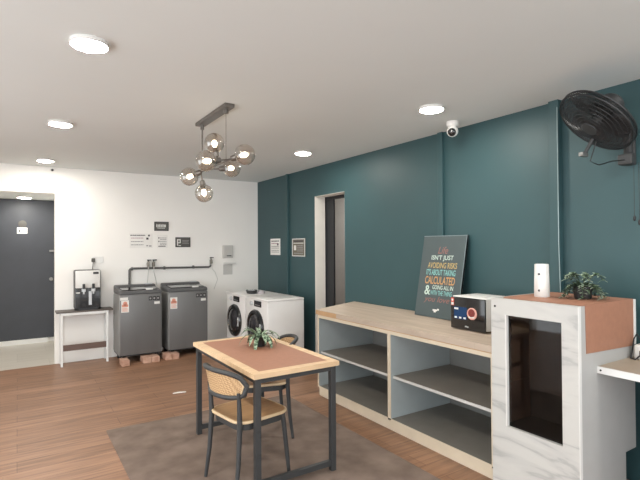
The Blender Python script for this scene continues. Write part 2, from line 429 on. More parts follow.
# ------------------------------------------------------------------ notices on the walls
def frame_mtx(o, x, up):
    x = Vector(x).normalized(); up = Vector(up).normalized(); nn = x.cross(up)
    m = Matrix((x, up, nn)).transposed().to_4x4(); m.translation = Vector(o); return m
BACK = ((1, 0, 0), (0, 0, 1)); RIGHT = ((0, -1, 0), (0, 0, 1))
def notice(name, label, cat, o, ax, w, h, board, bars, group=None, border=None, thick=.006):
    t = thing(name, label, cat, o, 0, group)
    t.matrix_world = frame_mtx(o, *ax)
    MB().box(0, w, 0, h, 0, thick).build('board' if board is not M['paper'] else 'sheet', board, t, local=True)
    if border:
        b = MB(); q = .012
        b.box(0, w, 0, q, thick, thick + .003).box(0, w, h - q, h, thick, thick + .003).box(0, q, q, h - q, thick, thick + .003).box(w - q, w, q, h - q, thick, thick + .003)
        b.build('border', border, t, local=True)
    by = {}
    for m, x0, x1, y0, y1 in bars: by.setdefault((m, y0, y1), []).append((x0, x1, y0, y1))
    for (m, _, _), rs in by.items():
        if len(rs) > 3:                         # a line of words
            b = MB()
            for x0, x1, y0, y1 in rs: b.box(x0 * w, x1 * w, y0 * h, y1 * h, thick, thick + .0012)
            b.build('text_line', M[m], t, local=True)
        else:
            for x0, x1, y0, y1 in rs: MB().box(x0 * w, x1 * w, y0 * h, y1 * h, thick, thick + .0012).build('printed_mark', M[m], t, local=True)
    return t
def textlines(m, x0, x1, ys, th, words=5):
    out = []
    for y in ys:
        x = x0
        while x < x1 - .02:
            wd = min((x1 - x0) / words * random.uniform(.6, 1.3), x1 - x); out.append((m, x, x + wd * .86, y, y + th)); x += wd
    return out
Y = YB + .0015
notice('paper_notice', 'wide white paper notice with lines of print left of the small dark sign', 'notice', (1.40, Y, 1.58), BACK, .33, .22, M['paper'],
       textlines('ink', .03, .68, [.84], .06, 6) + textlines('ink_pink', .06, .62, [.66], .045, 5) + textlines('ink_grey', .06, .6, [.42, .2], .05, 5) + [('ink', .72, .82, .58, .72), ('ink', .80, .88, .8, .92), ('ink_grey', .72, .8, .12, .2), ('ink_grey', .84, .95, .1, .18)], 'paper notices')
notice('paper_notice', 'small white paper notice with four bullet lines under the upper dark sign', 'notice', (1.80, Y, 1.58), BACK, .155, .20, M['paper'],
       [('ink', .1, .2, .72, .82), ('ink', .1, .2, .45, .55), ('ink', .1, .8, .1, .16)] + textlines('ink_grey', .26, .9, [.74, .62, .48, .34, .22], .05, 3), 'paper notices')
notice('dark_sign', 'upper dark framed sign with a pale word above the white notices', 'sign', (1.755, Y, 1.842), BACK, .215, .14, M['sign_dark'],
       [('sign_white', .14, .2, .4, .72), ('sign_white', .24, .3, .42, .7), ('sign_white', .34, .42, .42, .72), ('sign_white', .46, .52, .42, .7), ('sign_white', .56, .64, .42, .72), ('sign_white', .68, .8, .42, .7), ('sign_white', .2, .74, .28, .34)], None, M['black_matte'], .012)
notice('dark_sign', 'lower right dark sign with a white letter and small print', 'sign', (2.075, Y, 1.59), BACK, .235, .155, M['sign_dark'],
       [('sign_white', .1, .17, .15, .8), ('sign_white', .17, .34, .7, .8), ('sign_white', .28, .34, .46, .72), ('sign_white', .17, .34, .4, .49), ('sign_white', .2, .36, .12, .2), ('ink_grey', .45, .9, .62, .68), ('ink_grey', .45, .86, .5, .55), ('ink_grey', .45, .9, .36, .41)], None, M['black_matte'], .012)
X = XW + .0015
notice('paper_notice', 'white paper notice on the teal wall nearest the corner', 'notice', (X, 6.90, 1.455), RIGHT, .335, .262, M['paper'],
       textlines('ink', .1, .9, [.82], .06, 4) + textlines('ink_pink', .1, .8, [.68], .05, 4) + textlines('ink_grey', .1, .9, [.5, .4, .26, .16], .04, 5) + [('ink', .7, .84, .58, .72)], 'paper notices')
notice('framed_notice', 'pale framed olive notice on the teal wall beside the doorway', 'notice', (X, 6.165, 1.445), RIGHT, .37, .262, M['sign_olive'],
       [('sign_white', .1, .9, .72, .76), ('sign_white', .14, .32, .34, .62)] + textlines('ink', .14, .86, [.84, .8], .05, 5) + textlines('ink_grey', .4, .86, [.58, .48, .38, .28], .05, 4) + textlines('ink_grey', .14, .86, [.14], .05, 5), None, M['white_trim'], .012)
t = notice('restroom_sign', 'small white sign with dark pictogram on the charcoal corridor door', 'sign', (-.006, 9.2045, 1.83), BACK, .145, .10, M['paper'],
           [('ink', .16, .3, .25, .62), ('ink', .62, .68, .3, .7), ('ink', .74, .88, .3, .4)])
o = MB().lathe([(.06, 0), (.06, .006), (.045, .01)], (.07, 9.2045, 1.99), (0, -1, 0), 24).build('door_disc', M['sign_dark'], None, True)  # plain grey disc on the door leaf
tag(o, 'round grey disc on the charcoal door above the white sign', 'sticker')

P = thing('meter_box', 'grey wall box with a small ledge on the white wall near the teal corner', 'meter box', (2.92, YB, 1.40))
MB().box(2.845, 3.015, YB - .05, YB, 1.405, 1.615, .006).build('housing', M['grey_plastic'], P)
MB().box(2.855, 3.005, YB - .056, YB - .05, 1.43, 1.6, .002).build('cover', M['sign_white'], P).data.materials[0] = M['grey_plastic']
MB().box(2.90, 2.98, YB - .062, YB - .056, 1.435, 1.45).build('slot', M['ink'], P)
MB().box(2.86, 3.06, YB - .08, YB, 1.31, 1.335, .003).build('ledge', M['plastic_white'], P)
notice('paper_notice', 'faint grey blank sheet stuck to the white wall below the grey wall box', 'notice', (2.86, Y, 1.13), BACK, .16, .17, M['grey_plastic'], [], None, None, .004)

# ------------------------------------------------------------------ water pipe, taps, hoses
P = thing('water_pipe', 'grey water pipe running along the white wall above the washing machines', 'pipe', (1.392, YB, 1.05))
py = YB - .03
MB().tube([(1.392, py, 1.0), (1.392, py, 1.255), (1.405, py, 1.272), (1.43, py, 1.278), (2.0, py, 1.272), (2.60, py, 1.266), (2.625, py, 1.275), (2.632, py, 1.285), (2.632, py, 1.305)], .0155, 12).build('pipe_run', M['pipe'], P, True)
for x in (1.43, 1.9, 2.35): MB().box(x - .012, x + .012, YB - .048, YB, 1.25, 1.297, .003).build('pipe_clip', M['pipe'], P)
def tap(x, z, label, grp=None):
    t = thing('water_tap', label, 'tap', (x, YB - .03, z), 0, grp)
    MB().tube([(x, py, z - .066), (x, py, z), (x - .0, py - .03, z + .012), (x - .01, py - .075, z), (x - .012, py - .085, z - .05)], [.016, .017, .015, .013, .013], 10).build('spout', M['brass'], t, True)
    MB().tube([(x, py, z), (x + .008, py, z + .04)], .008, 8).box(x - .012, x + .05, py - .012, py + .012, z + .035, z + .05, .004).build('handle', M['black_matte'], t)
tap(1.655, 1.355, 'left one of the two close water taps above the pipe', 'wall taps')
tap(1.735, 1.355, 'right one of the two close water taps above the pipe', 'wall taps')
tap(2.635, 1.375, 'water tap at the far right end of the grey pipe', 'wall taps')
for x, x2, l in ((1.643, 1.64, 'pale hose hanging from the left tap behind the left washing machine'), (1.723, 1.79, 'pale hose hanging from the right tap between the washing machines')):
    o = MB().tube([(x, py - .085, 1.30), (x, py - .08, 1.22), ((x + x2) / 2, py - .05, 1.12), (x2, py + .012, 1.0), (x2, py + .012, .92)], .007, 8).build('water_hose', M['hose'], None, True)
    tag(o, l, 'hose')
o = MB().tube([(2.623, py - .085, 1.322), (2.63, py - .08, 1.24), (2.70, py - .03, 1.18), (2.76, py + .024, 1.06), (2.70, py + .026, .9)], .005, 8).build('water_hose', M['hose'], None, True)
tag(o, 'thin pale hose curling down from the tap at the right end of the pipe', 'hose')

# ------------------------------------------------------------------ washing machines (top loaders on bricks)
def top_loader(x0, x1, label):
    y0, y1 = 6.86, 7.33
    t = thing('washing_machine', label, 'washing machine', ((x0 + x1) / 2, 7.08, .078), 0, 'grey top loading washing machines')
    b = MB()
    b.box(x0, x1, y0, y1, .105, .94, .022, 3); b.build('body', M['steel_side'], t, True)
    MB().box(x0 + .012, x1 - .012, y0 - .005, y0 + .01, .11, .935, .004).build('front_panel', M['steel'], t, True)
    # top frame: rises towards the back console
    prof = [(y0 + .004, .935), (y0 + .004, .972), (y0 + .03, .99), (y1 - .13, 1.012), (y1 - .1, 1.045), (y1 - .02, 1.05), (y1, 1.03), (y1, .935)]
    b = MB(); b.prism([(p[0], p[1]) for p in prof], x0 + .003, x1 - .003, lambda p: Vector((p.z, p.x, p.y)))
    o = b.build('top_frame', M['steel_dark'], t)
    m = o.modifiers.new('bev', 'BEVEL'); m.width = .018; m.segments = 3
    b = MB(); b.prism([(y0 + .05, .985), (y0 + .05, 1.002), (y1 - .14, 1.022), (y1 - .14, 1.0)], x0 + .05, x1 - .05, lambda p: Vector((p.z, p.x, p.y)))
    b.build('lid', M['black_gloss'], t)
    MB().box(x0 + .36, x0 + .46, y0 + .045, y0 + .075, .99, 1.012, .006).build('lid_handle', M['plastic_white'], t)
    MB().box(x1 - .15, x1 - .05, y1 - .1, y1 - .05, 1.045, 1.06, .004).build('control_knob_panel', M['silver'], t)
    MB().box(x0 + .01, x1 - .01, y0 + .015, y1 - .01, .092, .112).build('base_skirt', M['black'], t)
    for x in (x0 + .07, x1 - .07):
        MB().lathe([(.026, .078), (.026, .1)], (x, y0 + .05, 0), seg=16).build('foot', M['black'], t, True)
        MB().lathe([(.026, .0), (.026, .1)], (x, y1 - .05, 0), seg=16).build('foot', M['black'], t, True)
    s = MB().box(x0 + .025, x0 + .125, y0 - .007, y0 - .005, .70, .865).build('energy_label', M['sign_white'], t)
    s['label'] = 'white and orange energy label'
    MB().box(x0 + .035, x0 + .115, y0 - .008, y0 - .007, .775, .81).lathe([(.028, 0), (.028, .001)], (x0 + .075, y0 - .007, .822), (0, -1, 0), 20).build('label_rating', M['sticker_orange'], s)
    b = MB()
    for k in range(4): b.box(x0 + .037, x0 + .115 - .01 * (k % 2), y0 - .008, y0 - .007, .715 + .014 * k, .721 + .014 * k)
    b.build('label_text', M['sticker_orange'], s)
    b = MB()
    for k, (a0, a1) in enumerate(((.0, .045), (.052, .1), (.107, .15))): b.box(x1 - .185 + a0, x1 - .185 + a1, y0 - .007, y0 - .005, .845, .90)
    s = b.build('feature_stickers', M['black'], t)
    for k in range(3): MB().box(x1 - .175 + .053 * k, x1 - .152 + .053 * k, y0 - .008, y0 - .007, .86, .885).build('sticker_icon', M['ink_grey'], s)
    MB().box(x1 - .11, x1 - .035, y0 - .007, y0 - .005, .79, .825).build('white_sticker', M['sign_white'], t)
    return t
t1 = top_loader(1.165, 1.738, 'left grey top loading washing machine, beside the narrow white stand')
MB().box(1.178, 1.278, 6.852, 6.854, .868, .905).build('white_strip', M['sign_white'], t1)
top_loader(1.826, 2.412, 'grey top loading washing machine on the right, nearer the white front loaders')
bricks = [(1.176, 1.272, 6.70, 'single pale brick under the left front corner of the left washing machine'),
          (1.452, 1.556, 6.72, 'left brick of the pair under the right front of the left washing machine'),
          (1.562, 1.668, 6.715, 'right brick of the pair under the right front of the left washing machine'),
          (1.752, 1.842, 6.74, 'left brick of the pair under the left front of the right washing machine'),
          (1.848, 1.945, 6.735, 'right brick of the pair under the left front of the right washing machine'),
          (2.26, 2.36, 6.75, 'brick under the right front corner of the right washing machine')]
for x0, x1, y0, l in bricks:
    o = MB().box(x0, x1, y0, y0 + .22, 0, .077, .005).build('brick', M['brick']); tag(o, l, 'brick', 'bricks under the washing machines')

# ------------------------------------------------------------------ front loaders by the teal wall
def front_loader(y0, y1, label):
    x0, x1, z1 = 2.72, 3.27, .90; yc = (y0 + y1) / 2
    t = thing('front_load_washer', label, 'washing machine', ((x0 + x1) / 2, yc, 0), 0, 'white front loading washers')
    MB().box(x0, x1, y0, y1, .03, z1 - .03, .012, 3).build('body', M['appliance'], t, True)
    MB().box(x0 - .006, x1, y0 - .003, y1 + .003, z1 - .032, z1, .01, 3).build('top_panel', M['appliance'], t, True)
    for x in (x0 + .06, x1 - .06):
        for y in (y0 + .06, y1 - .06): MB().lathe([(.022, 0), (.022, .035)], (x, y, 0), seg=14).build('foot', M['black'], t, True)
    MB().box(x0 - .006, x0, y1 - .21, y1 - .03, .755, .855, .003).build('detergent_drawer', M['plastic_white'], t)
    s = MB().box(x0 - .008, x0, yc - .16, yc + .06, .782, .862, .004).build('display', M['black_gloss'], t)
    b = MB()
    for k in range(4): b.box(x0 - .0095, x0 - .008, yc - .13 + .04 * k, yc - .105 + .04 * k, .80, .81)
    b.build('display_icons', M['ink_grey'], s)
    MB().lathe([(.03, 0), (.03, .02), (.025, .026)], (x0, yc + .135, .815), (-1, 0, 0), 24).build('knob', M['silver'], t, True)
    c = (x0, yc, .505); d = MB().lathe([(.235, 0), (.238, .02), (.225, .04), (.185, .045), (.175, .03)], c, (-1, 0, 0), 40, cap=False).build('door_ring', M['black_gloss'], t, True)
    MB().lathe([(.176, .03), (.15, .048), (.09, .06), (.001, .064)], c, (-1, 0, 0), 36, cap=False).build('door_glass', M['glass_dark'], d, True)
    MB().box(x0 - .052, x0 - .036, yc - .215, yc - .19, .44, .57, .005).build('door_handle', M['silver'], d)
    MB().box(x0 - .004, x0, y0 + .03, y0 + .16, .08, .16, .002).build('filter_flap', M['plastic_white'], t)
front_loader(5.475, 6.16, 'white front loading washer nearer the table, its plain white side facing us')
front_loader(6.205, 6.89, 'white front loading washer in the corner behind the nearer one')
P = thing('basket', 'dark oval basket on top of the front loading washers', 'basket', (2.90, 6.36, .90))
prof = [(.06, 0), (.085, .005), (.10, .055), (.094, .055), (.08, .012), (.001, .01)]
b = MB().lathe([(r, z) for r, z in prof], (2.9, 6.36, .9), seg=28, cap=False)
for vv in b.bm.verts: vv.co.x = 2.9 + (vv.co.x - 2.9) * .8
b.build('bowl', M['black_matte'], P, True)
b = MB()
for k in range(3): b.sphere((2.875 + .02 * k, 6.40 - .035 * k, .94), .024, 12, 8)
b.build('contents', M['silver'], P, True)
b = MB(); b.sphere((3.02, 6.30, .918), .06, 18, 10)
for vv in b.bm.verts:
    vv.co.z = .9 + max(0, (vv.co.z - .9)) * .6; vv.co.x += .012 * math.sin(vv.co.y * 60)
tag(b.build('folded_cloth', M['cloth_grey'], None, True), 'crumpled lavender grey cloth beside the dark basket on the washers', 'cloth')

# ------------------------------------------------------------------ console stand and water dispenser
P = thing('console_stand', 'narrow white stand with a dark top and brown crossbar against the white wall', 'console table', (.785, 7.24, 0))
MB().box(.435, 1.135, 7.13, 7.385, .715, .735, .003).build('top_board', M['stand_top'], P)
for x in (.50, 1.06):
    for y in (7.15, 7.36): MB().box(x - .014, x + .014, y - .014, y + .014, 0, .715, .002).build('leg', M['white_trim'], P)
MB().box(.514, 1.046, 7.14, 7.16, .68, .715).box(.486, .514, 7.164, 7.346, .68, .715).box(1.046, 1.074, 7.164, 7.346, .68, .715).build('apron', M['white_trim'], P)
MB().box(.514, 1.046, 7.143, 7.157, .205, .285, .002).build('crossbar', M['brown_bar'], P)
P = thing('water_dispenser', 'black and white countertop water dispenser on the narrow stand', 'water dispenser', (.815, 7.26, .735))
MB().box(.655, .985, 7.20, 7.375, .745, 1.285, .025, 4).build('body', M['steel_dark'], P, True)
MB().box(.665, .975, 7.188, 7.205, 1.035, 1.275, .01, 3).build('upper_panel', M['plastic_white'], P, True)
MB().box(.665, .975, 7.192, 7.205, .76, 1.035, .004).build('lower_panel', M['black_gloss'], P)
MB().prism([(.655, 7.20), (.985, 7.20), (.94, 7.14), (.70, 7.14)], .735, .765).build('drip_tray', M['black'], P)
MB().box(.885, .955, 7.185, 7.19, 1.225, 1.255).build('badge', M['ink'], P)
MB().box(.672, .72, 7.189, 7.193, .965, .98).build('white_label', M['sign_white'], P)
for x in (.765, .885):
    s = MB().box(x - .025, x + .025, 7.155, 7.192, .985, 1.03, .005).tube([(x, 7.165, .99), (x, 7.16, .955)], .012, 10).build('tap', M['silver'], P)
    MB().box(x - .016, x + .016, 7.15, 7.175, 1.025, 1.095, .005).build('lever', M['black'], s)
MB().box(.83, .868, 7.186, 7.192, .80, .99, .002).build('silver_chute', M['silver'], P)
P = thing('wall_socket', 'white wall socket with a grey plug above the water dispenser', 'socket', (.95, YB, 1.42))
MB().box(.90, 1.045, YB - .012, YB, 1.37, 1.46, .004).build('plate', M['plastic_white'], P)
MB().box(.885, .93, YB - .05, YB - .012, 1.385, 1.44, .008).build('plug', M['sign_dark'], P)
tag(MB().tube([(.905, YB - .04, 1.385), (.902, YB - .03, 1.33), (.90, YB - .007, 1.28), (.90, YB - .006, 1.0)], .005, 8).build('power_cord', M['sign_dark'], None, True), 'dark power cord dropping from the wall socket to the water dispenser', 'cord')

# ------------------------------------------------------------------ rug and floor scrap
b = MB(); b.box(.65, 2.42, 1.95, 4.45, 0, .008, .003)
tag(b.build('rug', M['rug']), 'mottled brown rug under the wooden table and rattan chairs', 'rug')
b = MB(); b.prism([(1.42, 5.17), (1.56, 5.15), (1.565, 5.165), (1.5, 5.2), (1.43, 5.19)], .0, .004)
tag(b.build('paper_scrap', M['paper']), 'small white scrap of paper lying on the wood floor', 'paper')

# ------------------------------------------------------------------ table
TX0, TX1, TY0, TY1, TZ = 1.262, 1.922, 2.735, 3.965, .782
P = thing('table', 'rectangular table with pale wood border, terracotta inlay and black steel frame', 'table', ((TX0 + TX1) / 2, (TY0 + TY1) / 2, .008))
bw = .062
MB().box(TX0, TX1, TY0, TY0 + bw, TZ - .032, TZ).box(TX0, TX1, TY1 - bw, TY1, TZ - .032, TZ).box(TX0, TX0 + bw, TY0 + bw, TY1 - bw, TZ - .032, TZ).box(TX1 - bw, TX1, TY0 + bw, TY1 - bw, TZ - .032, TZ).build('wood_border', M['wood_pale'], P)
MB().box(TX0 + bw, TX1 - bw, TY0 + bw, TY1 - bw, TZ - .032, TZ - .0015).build('inlay_panel', M['terracotta'], P)
i, lw = .018, .04
for x in (TX0 + i, TX1 - i - lw):
    for y in (TY0 + i, TY1 - i - lw): MB().box(x, x + lw, y, y + lw, .008, TZ - .032, .003).build('leg', M['black_matte'], P)
b = MB(); zt = TZ - .032
for y in (TY0 + i, TY1 - i - lw): b.box(TX0 + i + lw, TX1 - i - lw, y + .004, y + lw - .004, zt - .035, zt)
for x in (TX0 + i, TX1 - i - lw): b.box(x + .004, x + lw - .004, TY0 + i + lw, TY1 - i - lw, zt - .035, zt)
b.build('apron', M['black_matte'], P)
for y in (TY0 + i, TY1 - i - lw): MB().box(TX0 + i + lw, TX1 - i - lw, y + .004, y + lw - .004, .045, .083, .002).build('stretcher', M['black_matte'], P)

# ------------------------------------------------------------------ chairs (local: faces +X)
def make_chair(loc, rz, label):
    t = thing('dining_chair', label, 'chair', loc, rz, 'black rattan chairs at the table')
    def rr(hx, hy, r, n=6, sh=0):
        out = []
        for cx, cy, a0 in ((hx - r, hy - r, 0), (-hx + r, hy - r, 90), (-hx + r, -hy + r, 180), (hx - r, -hy + r, 270)):
            for k in range(n + 1):
                a = math.radians(a0 + 90 * k / n); out.append((cx + r * math.cos(a), cy + r * math.sin(a)))
        return out
    z = .44
    MB().prism(rr(.198, .198, .09), z + .012, z + .026).build('seat', M['seat_wood'], t, True, True)
    p = rr(.205, .205, .095); MB().tube([(x, y, z + .016) for x, y in p], .0105, 8, closed=True).build('seat_rim', M['seat_edge'], t, True, True)
    f = MB(); f.prism(rr(.19, .19, .09), z - .04, z + .008)
    f.build('seat_frame', M['black_matte'], t, True, True)
    for sy in (-1, 1):
        MB().tube([(.165, sy * .165, z - .005), (.185, sy * .175, .22), (.205, sy * .185, 0)], [.017, .0165, .012], 10).build('leg', M['black_matte'], t, True, True)
        MB().tube([(-.23, sy * .195, 0), (-.205, sy * .185, .2), (-.19, sy * .18, z), (-.196, sy * .184, .56), (-.204, sy * .188, .652)], [.012, .0155, .0185, .015, .012], 10).build('leg', M['black_matte'], t, True, True)
    # wrap-around oval back
    A, Rb, zc, hh, xc = .98, .262, .706, .086, -.018
    hgt = lambda q: hh * max(1e-3, 1 - abs(q) ** 3.2) ** (1 / 2.4)
    def pt(a, zz, r): return Vector((xc - r * math.cos(a) - .02 * (zz - zc) / hh * 1.0, r * math.sin(a), zz - .035 * (1 - math.cos(a)) * .9))
    NU, NV = 28, 6
    mb = MB(); sides = []
    for r in (Rb - .004, Rb + .004):
        g = [[mb.bm.verts.new(pt(A * .93 * (2 * k / NU - 1), zc + hgt(2 * k / NU - 1) * .9 * (2 * j / NV - 1), r)) for j in range(NV + 1)] for k in range(NU + 1)]
        for a, b in zip(g, g[1:]):
            for j in range(NV): mb.bm.faces.new((a[j], a[j + 1], b[j + 1], b[j]))
        sides.append(g)
    mb.build('cane_panel', M['cane'], t, True, True)
    def loop(scl, r, dz=0):
        up = [pt(A * scl * q, zc + hgt(q) * scl, r) for q in [math.sin(PI / 2 * (k / 16 - 1) ) if False else (k / 20 * 2 - 1) for k in range(21)]]
        dn = [pt(A * scl * q, zc - hgt(q) * scl, r) for q in [1 - k / 20 * 2 for k in range(1, 20)]]
        return up + dn
    MB().tube(loop(.93, Rb), .0075, 8, closed=True).build('cane_border', M['seat_edge'], t, True, True)
    MB().tube(loop(1.02, Rb + .002), .0165, 10, closed=True).build('back_rail', M['black_matte'], t, True, True)
    return t
c1 = make_chair((1.355, 3.02, .0095), .16, 'black rattan backed chair on the near left side of the table, its back towards us')
dup(c1, (1.757, 3.66, .0095), PI - .3, 'black rattan backed chair on the far side of the table facing us')

# ------------------------------------------------------------------ potted plants
def blade(mb, base, dirv, ln, wd, droop, curl=0, n=7, cup=.25, zmin=-1):
    base = Vector(base); d = Vector(dirv).normalized(); side = d.cross(Vector((0, 0, 1)))
    side = side.normalized() if side.length > .05 else Vector((1, 0, 0))
    rows = []; p = base.copy(); dd = d.copy()
    for k in range(n + 1):
        s = k / n; ww = wd * (math.sin(PI * (.12 + .88 * s)) ** .8 if s < 1 else .02) * .5
        up = side.cross(dd).normalized()
        rows.append([mb.bm.verts.new(p - side * ww + up * ww * cup), mb.bm.verts.new(p), mb.bm.verts.new(p + side * ww + up * ww * cup)])
        dd = (dd + Vector((0, 0, -droop / n))).normalized(); p = p + dd * ln / n
    for row in rows:
        for v in row: v.co.z = max(v.co.z, zmin + .002)
    for a, b in zip(rows, rows[1:]):
        for j in range(2): mb.bm.faces.new((a[j], a[j + 1], b[j + 1], b[j]))
px_, py_, pz_ = 1.665, 3.50, TZ
P = thing('potted_plant', 'potted plant with green and white striped leaves on the table', 'plant', (px_, py_, pz_))
MB().lathe([(.038, 0), (.043, .004), (.052, .075), (.056, .082), (.05, .082), (.046, .07)], (px_, py_, pz_), cap=False, seg=28).build('pot', M['pot_black'], P, True)
MB().lathe([(.047, .066), (.001, .07)], (px_, py_, pz_), cap=False).build('soil', M['soil'], P)
MB().lathe([(.038, .001), (.001, .001)], (px_, py_, pz_), cap=False).build('pot_base', M['pot_black'], P)
mb = MB()
for k in range(22):
    a = k * 2.4; el = .75 + .7 * ((k * 7) % 10) / 10
    blade(mb, (px_ + .025 * math.cos(a), py_ + .025 * math.sin(a), pz_ + .07), (math.cos(a) * math.cos(el), math.sin(a) * math.cos(el), math.sin(el)), (.15 + .07 * ((k * 3) % 7) / 7), .034, 4.3 - 1.2 * el, n=10, zmin=pz_)
mb.build('leaves', M['leaf'], P, True)

# ------------------------------------------------------------------ counter: open shelf unit + worktop
CY0, CY1, CB = 2.046, 4.268, XW - .02
P = thing('shelf_unit', 'long open two bay shelf unit along the teal wall under the wooden worktop', 'shelf unit', ((CX + CB) / 2, 3.2, 0))
zt = .857; th = .024
def part(name, m, *boxes, lab=None):
    b = MB()
    for q in boxes: b.box(*q)
    o = b.build(name, M[m], P)
    if lab: o['label'] = lab
    return o
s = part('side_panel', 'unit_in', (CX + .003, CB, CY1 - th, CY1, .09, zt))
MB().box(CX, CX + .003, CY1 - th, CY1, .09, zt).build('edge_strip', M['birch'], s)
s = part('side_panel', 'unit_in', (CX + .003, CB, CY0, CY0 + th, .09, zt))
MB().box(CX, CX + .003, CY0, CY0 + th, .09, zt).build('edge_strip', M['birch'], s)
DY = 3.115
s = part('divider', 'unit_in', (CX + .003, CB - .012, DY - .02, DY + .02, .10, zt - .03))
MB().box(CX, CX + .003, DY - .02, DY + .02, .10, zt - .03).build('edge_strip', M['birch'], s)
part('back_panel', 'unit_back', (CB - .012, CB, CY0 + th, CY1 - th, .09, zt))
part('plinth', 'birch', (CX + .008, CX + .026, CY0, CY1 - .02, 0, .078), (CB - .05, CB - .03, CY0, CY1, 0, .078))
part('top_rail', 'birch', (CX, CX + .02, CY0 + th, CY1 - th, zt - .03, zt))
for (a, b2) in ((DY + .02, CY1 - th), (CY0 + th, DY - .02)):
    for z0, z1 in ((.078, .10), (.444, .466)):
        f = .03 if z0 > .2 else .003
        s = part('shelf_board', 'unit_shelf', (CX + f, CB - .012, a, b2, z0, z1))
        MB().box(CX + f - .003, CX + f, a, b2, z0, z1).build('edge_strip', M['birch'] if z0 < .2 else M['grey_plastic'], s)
P = thing('worktop', 'long pale washed wood worktop lying on the open shelf unit', 'worktop', (3.1, 3.2, zt))
b = MB(); b.prism([(CX - .012, CY0), (XW - .002, CY0), (XW - .002, 4.64), (CX - .012, CY1 + .012)], zt + .008, CZ)
b.build('slab', M['wood_top'], P)
MB().prism([(CX - .002, CY0), (XW - .002, CY0), (XW - .002, 4.62), (CX - .002, CY1)], zt, zt + .008).build('underlay', M['wood_band'], P)
MB().box(CX - .0145, CX - .012, 3.90, CY1 + .01, zt + .01, CZ - .004).build('edge_band', M['wood_band'], P)

# ------------------------------------------------------------------ poster board with lettering
P = thing('poster_board', 'dark quote poster leaning on the teal wall on the worktop', 'poster')
org = Vector((3.292, 3.392, CZ + .005)); top = Vector((3.44, 3.392, 1.690)); up = (top - org); PH = up.length; PW = .535
P.matrix_world = frame_mtx(org, (0, -1, 0), up)
MB().box(0, PW, 0, PH, -.022, -.001, .001).build('board', M['poster'], P, local=True)
b = MB(); q = .006
b.box(0, PW, PH - q, PH, -.0222, .0006).box(PW - q, PW, 0, PH - q, -.0222, .0006).build('edge', M['poster_edge'], P, local=True)
def lettering(txt, parent, m, cx, y0, w, h, z=.0005, italic=0, rot=0, name='lettering', bold=.0):
    cu = bpy.data.curves.new('t', 'FONT'); cu.body = txt; cu.align_x = 'CENTER'; cu.extrude = 0; cu.shear = italic; cu.offset = bold
    o = bpy.data.objects.new('t', cu); COL.objects.link(o)
    dg = bpy.context.evaluated_depsgraph_get(); dg.update()
    me = bpy.data.meshes.new_from_object(o.evaluated_get(dg)); bpy.data.objects.remove(o); bpy.data.curves.remove(cu)
    xs = [v.co.x for v in me.vertices]; ys = [v.co.y for v in me.vertices]
    x0, x1, yy0, yy1 = min(xs), max(xs), min(ys), max(ys)
    for v in me.vertices:
        x = (v.co.x - x0) / (x1 - x0) - .5; y = (v.co.y - yy0) / (yy1 - yy0)
        X_ = x * w; Y_ = y * h
        v.co = Vector((cx + X_ * math.cos(rot) - Y_ * math.sin(rot), y0 + X_ * math.sin(rot) + Y_ * math.cos(rot), z))
    me.materials.clear(); me.materials.append(m); me.name = name
    ob = bpy.data.objects.new(name, me); COL.objects.link(ob); ob.parent = parent
    return ob
K = PH
lettering('Life', P, M['t_pink'], 0.270, .775 * K, 0.123, .085 * K, italic=.25, name='title_lettering', bold=.006)
lettering("ISN'T JUST", P, M['t_white'], 0.270, .682 * K, 0.273, .074 * K, bold=.014)
lettering('AVOIDING RISKS', P, M['t_gold'], 0.279, .596 * K, 0.361, .070 * K, bold=.014)
lettering("IT'S ABOUT TAKING", P, M['t_teal'], 0.270, .510 * K, 0.361, .072 * K, bold=.016)
lettering('CALCULATED', P, M['t_orange'], 0.270, .400 * K, 0.370, .094 * K, bold=.016)
lettering('GOING ALL IN', P, M['t_white'], 0.318, .338 * K, 0.255, .050 * K, bold=.014)
lettering('&', P, M['t_white'], 0.133, .265 * K, 0.075, .115 * K, bold=.014)
lettering('WITH THE THING', P, M['t_teal'], 0.305, .268 * K, 0.264, .056 * K, bold=.014)
lettering('you love', P, M['t_pink'], 0.261, .165 * K, 0.317, .088 * K, italic=.3, bold=.006)
b = MB()
for x0, x1, y0, y1 in ((.23, .285, .062, .078), (.245, .27, .05, .062), (.285, .305, .07, .086)): b.box(x0, x1, y0, y1, -.001, .001)
b.build('small_emblem', M['sign_white'], P, local=True)

# ------------------------------------------------------------------ small appliance box on the worktop
P = thing('sound_box', 'white box with a black front, blue screen and red dial on the worktop', 'appliance', (3.18, 2.515, CZ))
BX, B0, B1, Z0, Z1 = 3.016, 2.345, 2.680, CZ, 1.182
MB().box(BX + .012, 3.34, B0, B1, Z0 + .012, Z1, .012, 3).build('case', M['plastic_white'], P, True)
b = MB(); b.box(BX - .004, BX + .014, B0 - .002, B1 + .002, Z0 + .008, Z1 - .006, .006, 3); b.build('front_panel', M['black_gloss'], P, True)
for x in (BX + .05, 3.29):
    for y in (B0 + .04, B1 - .04): MB().lathe([(.014, 0), (.014, .014)], (x, y, Z0), seg=12).build('foot', M['black'], P, True)
fx = BX - .0045
s = MB().box(fx - .001, fx, 2.515, 2.645, 1.0, 1.098).build('screen', M['screen_blue'], P)
b = MB(); b.box(fx - .002, fx - .001, 2.60, 2.64, 1.075, 1.09)
for k in range(3): b.box(fx - .002, fx - .001, 2.615 - .045 * k, 2.637 - .045 * k, 1.005, 1.018)
b.build('screen_icons', M['sign_white'], s)
s = MB().lathe([(.047, 0), (.047, .006), (.040, .009)], (fx, 2.462, 1.055), (-1, 0, 0), 32).build('dial', M['dial_pink'], P, True)
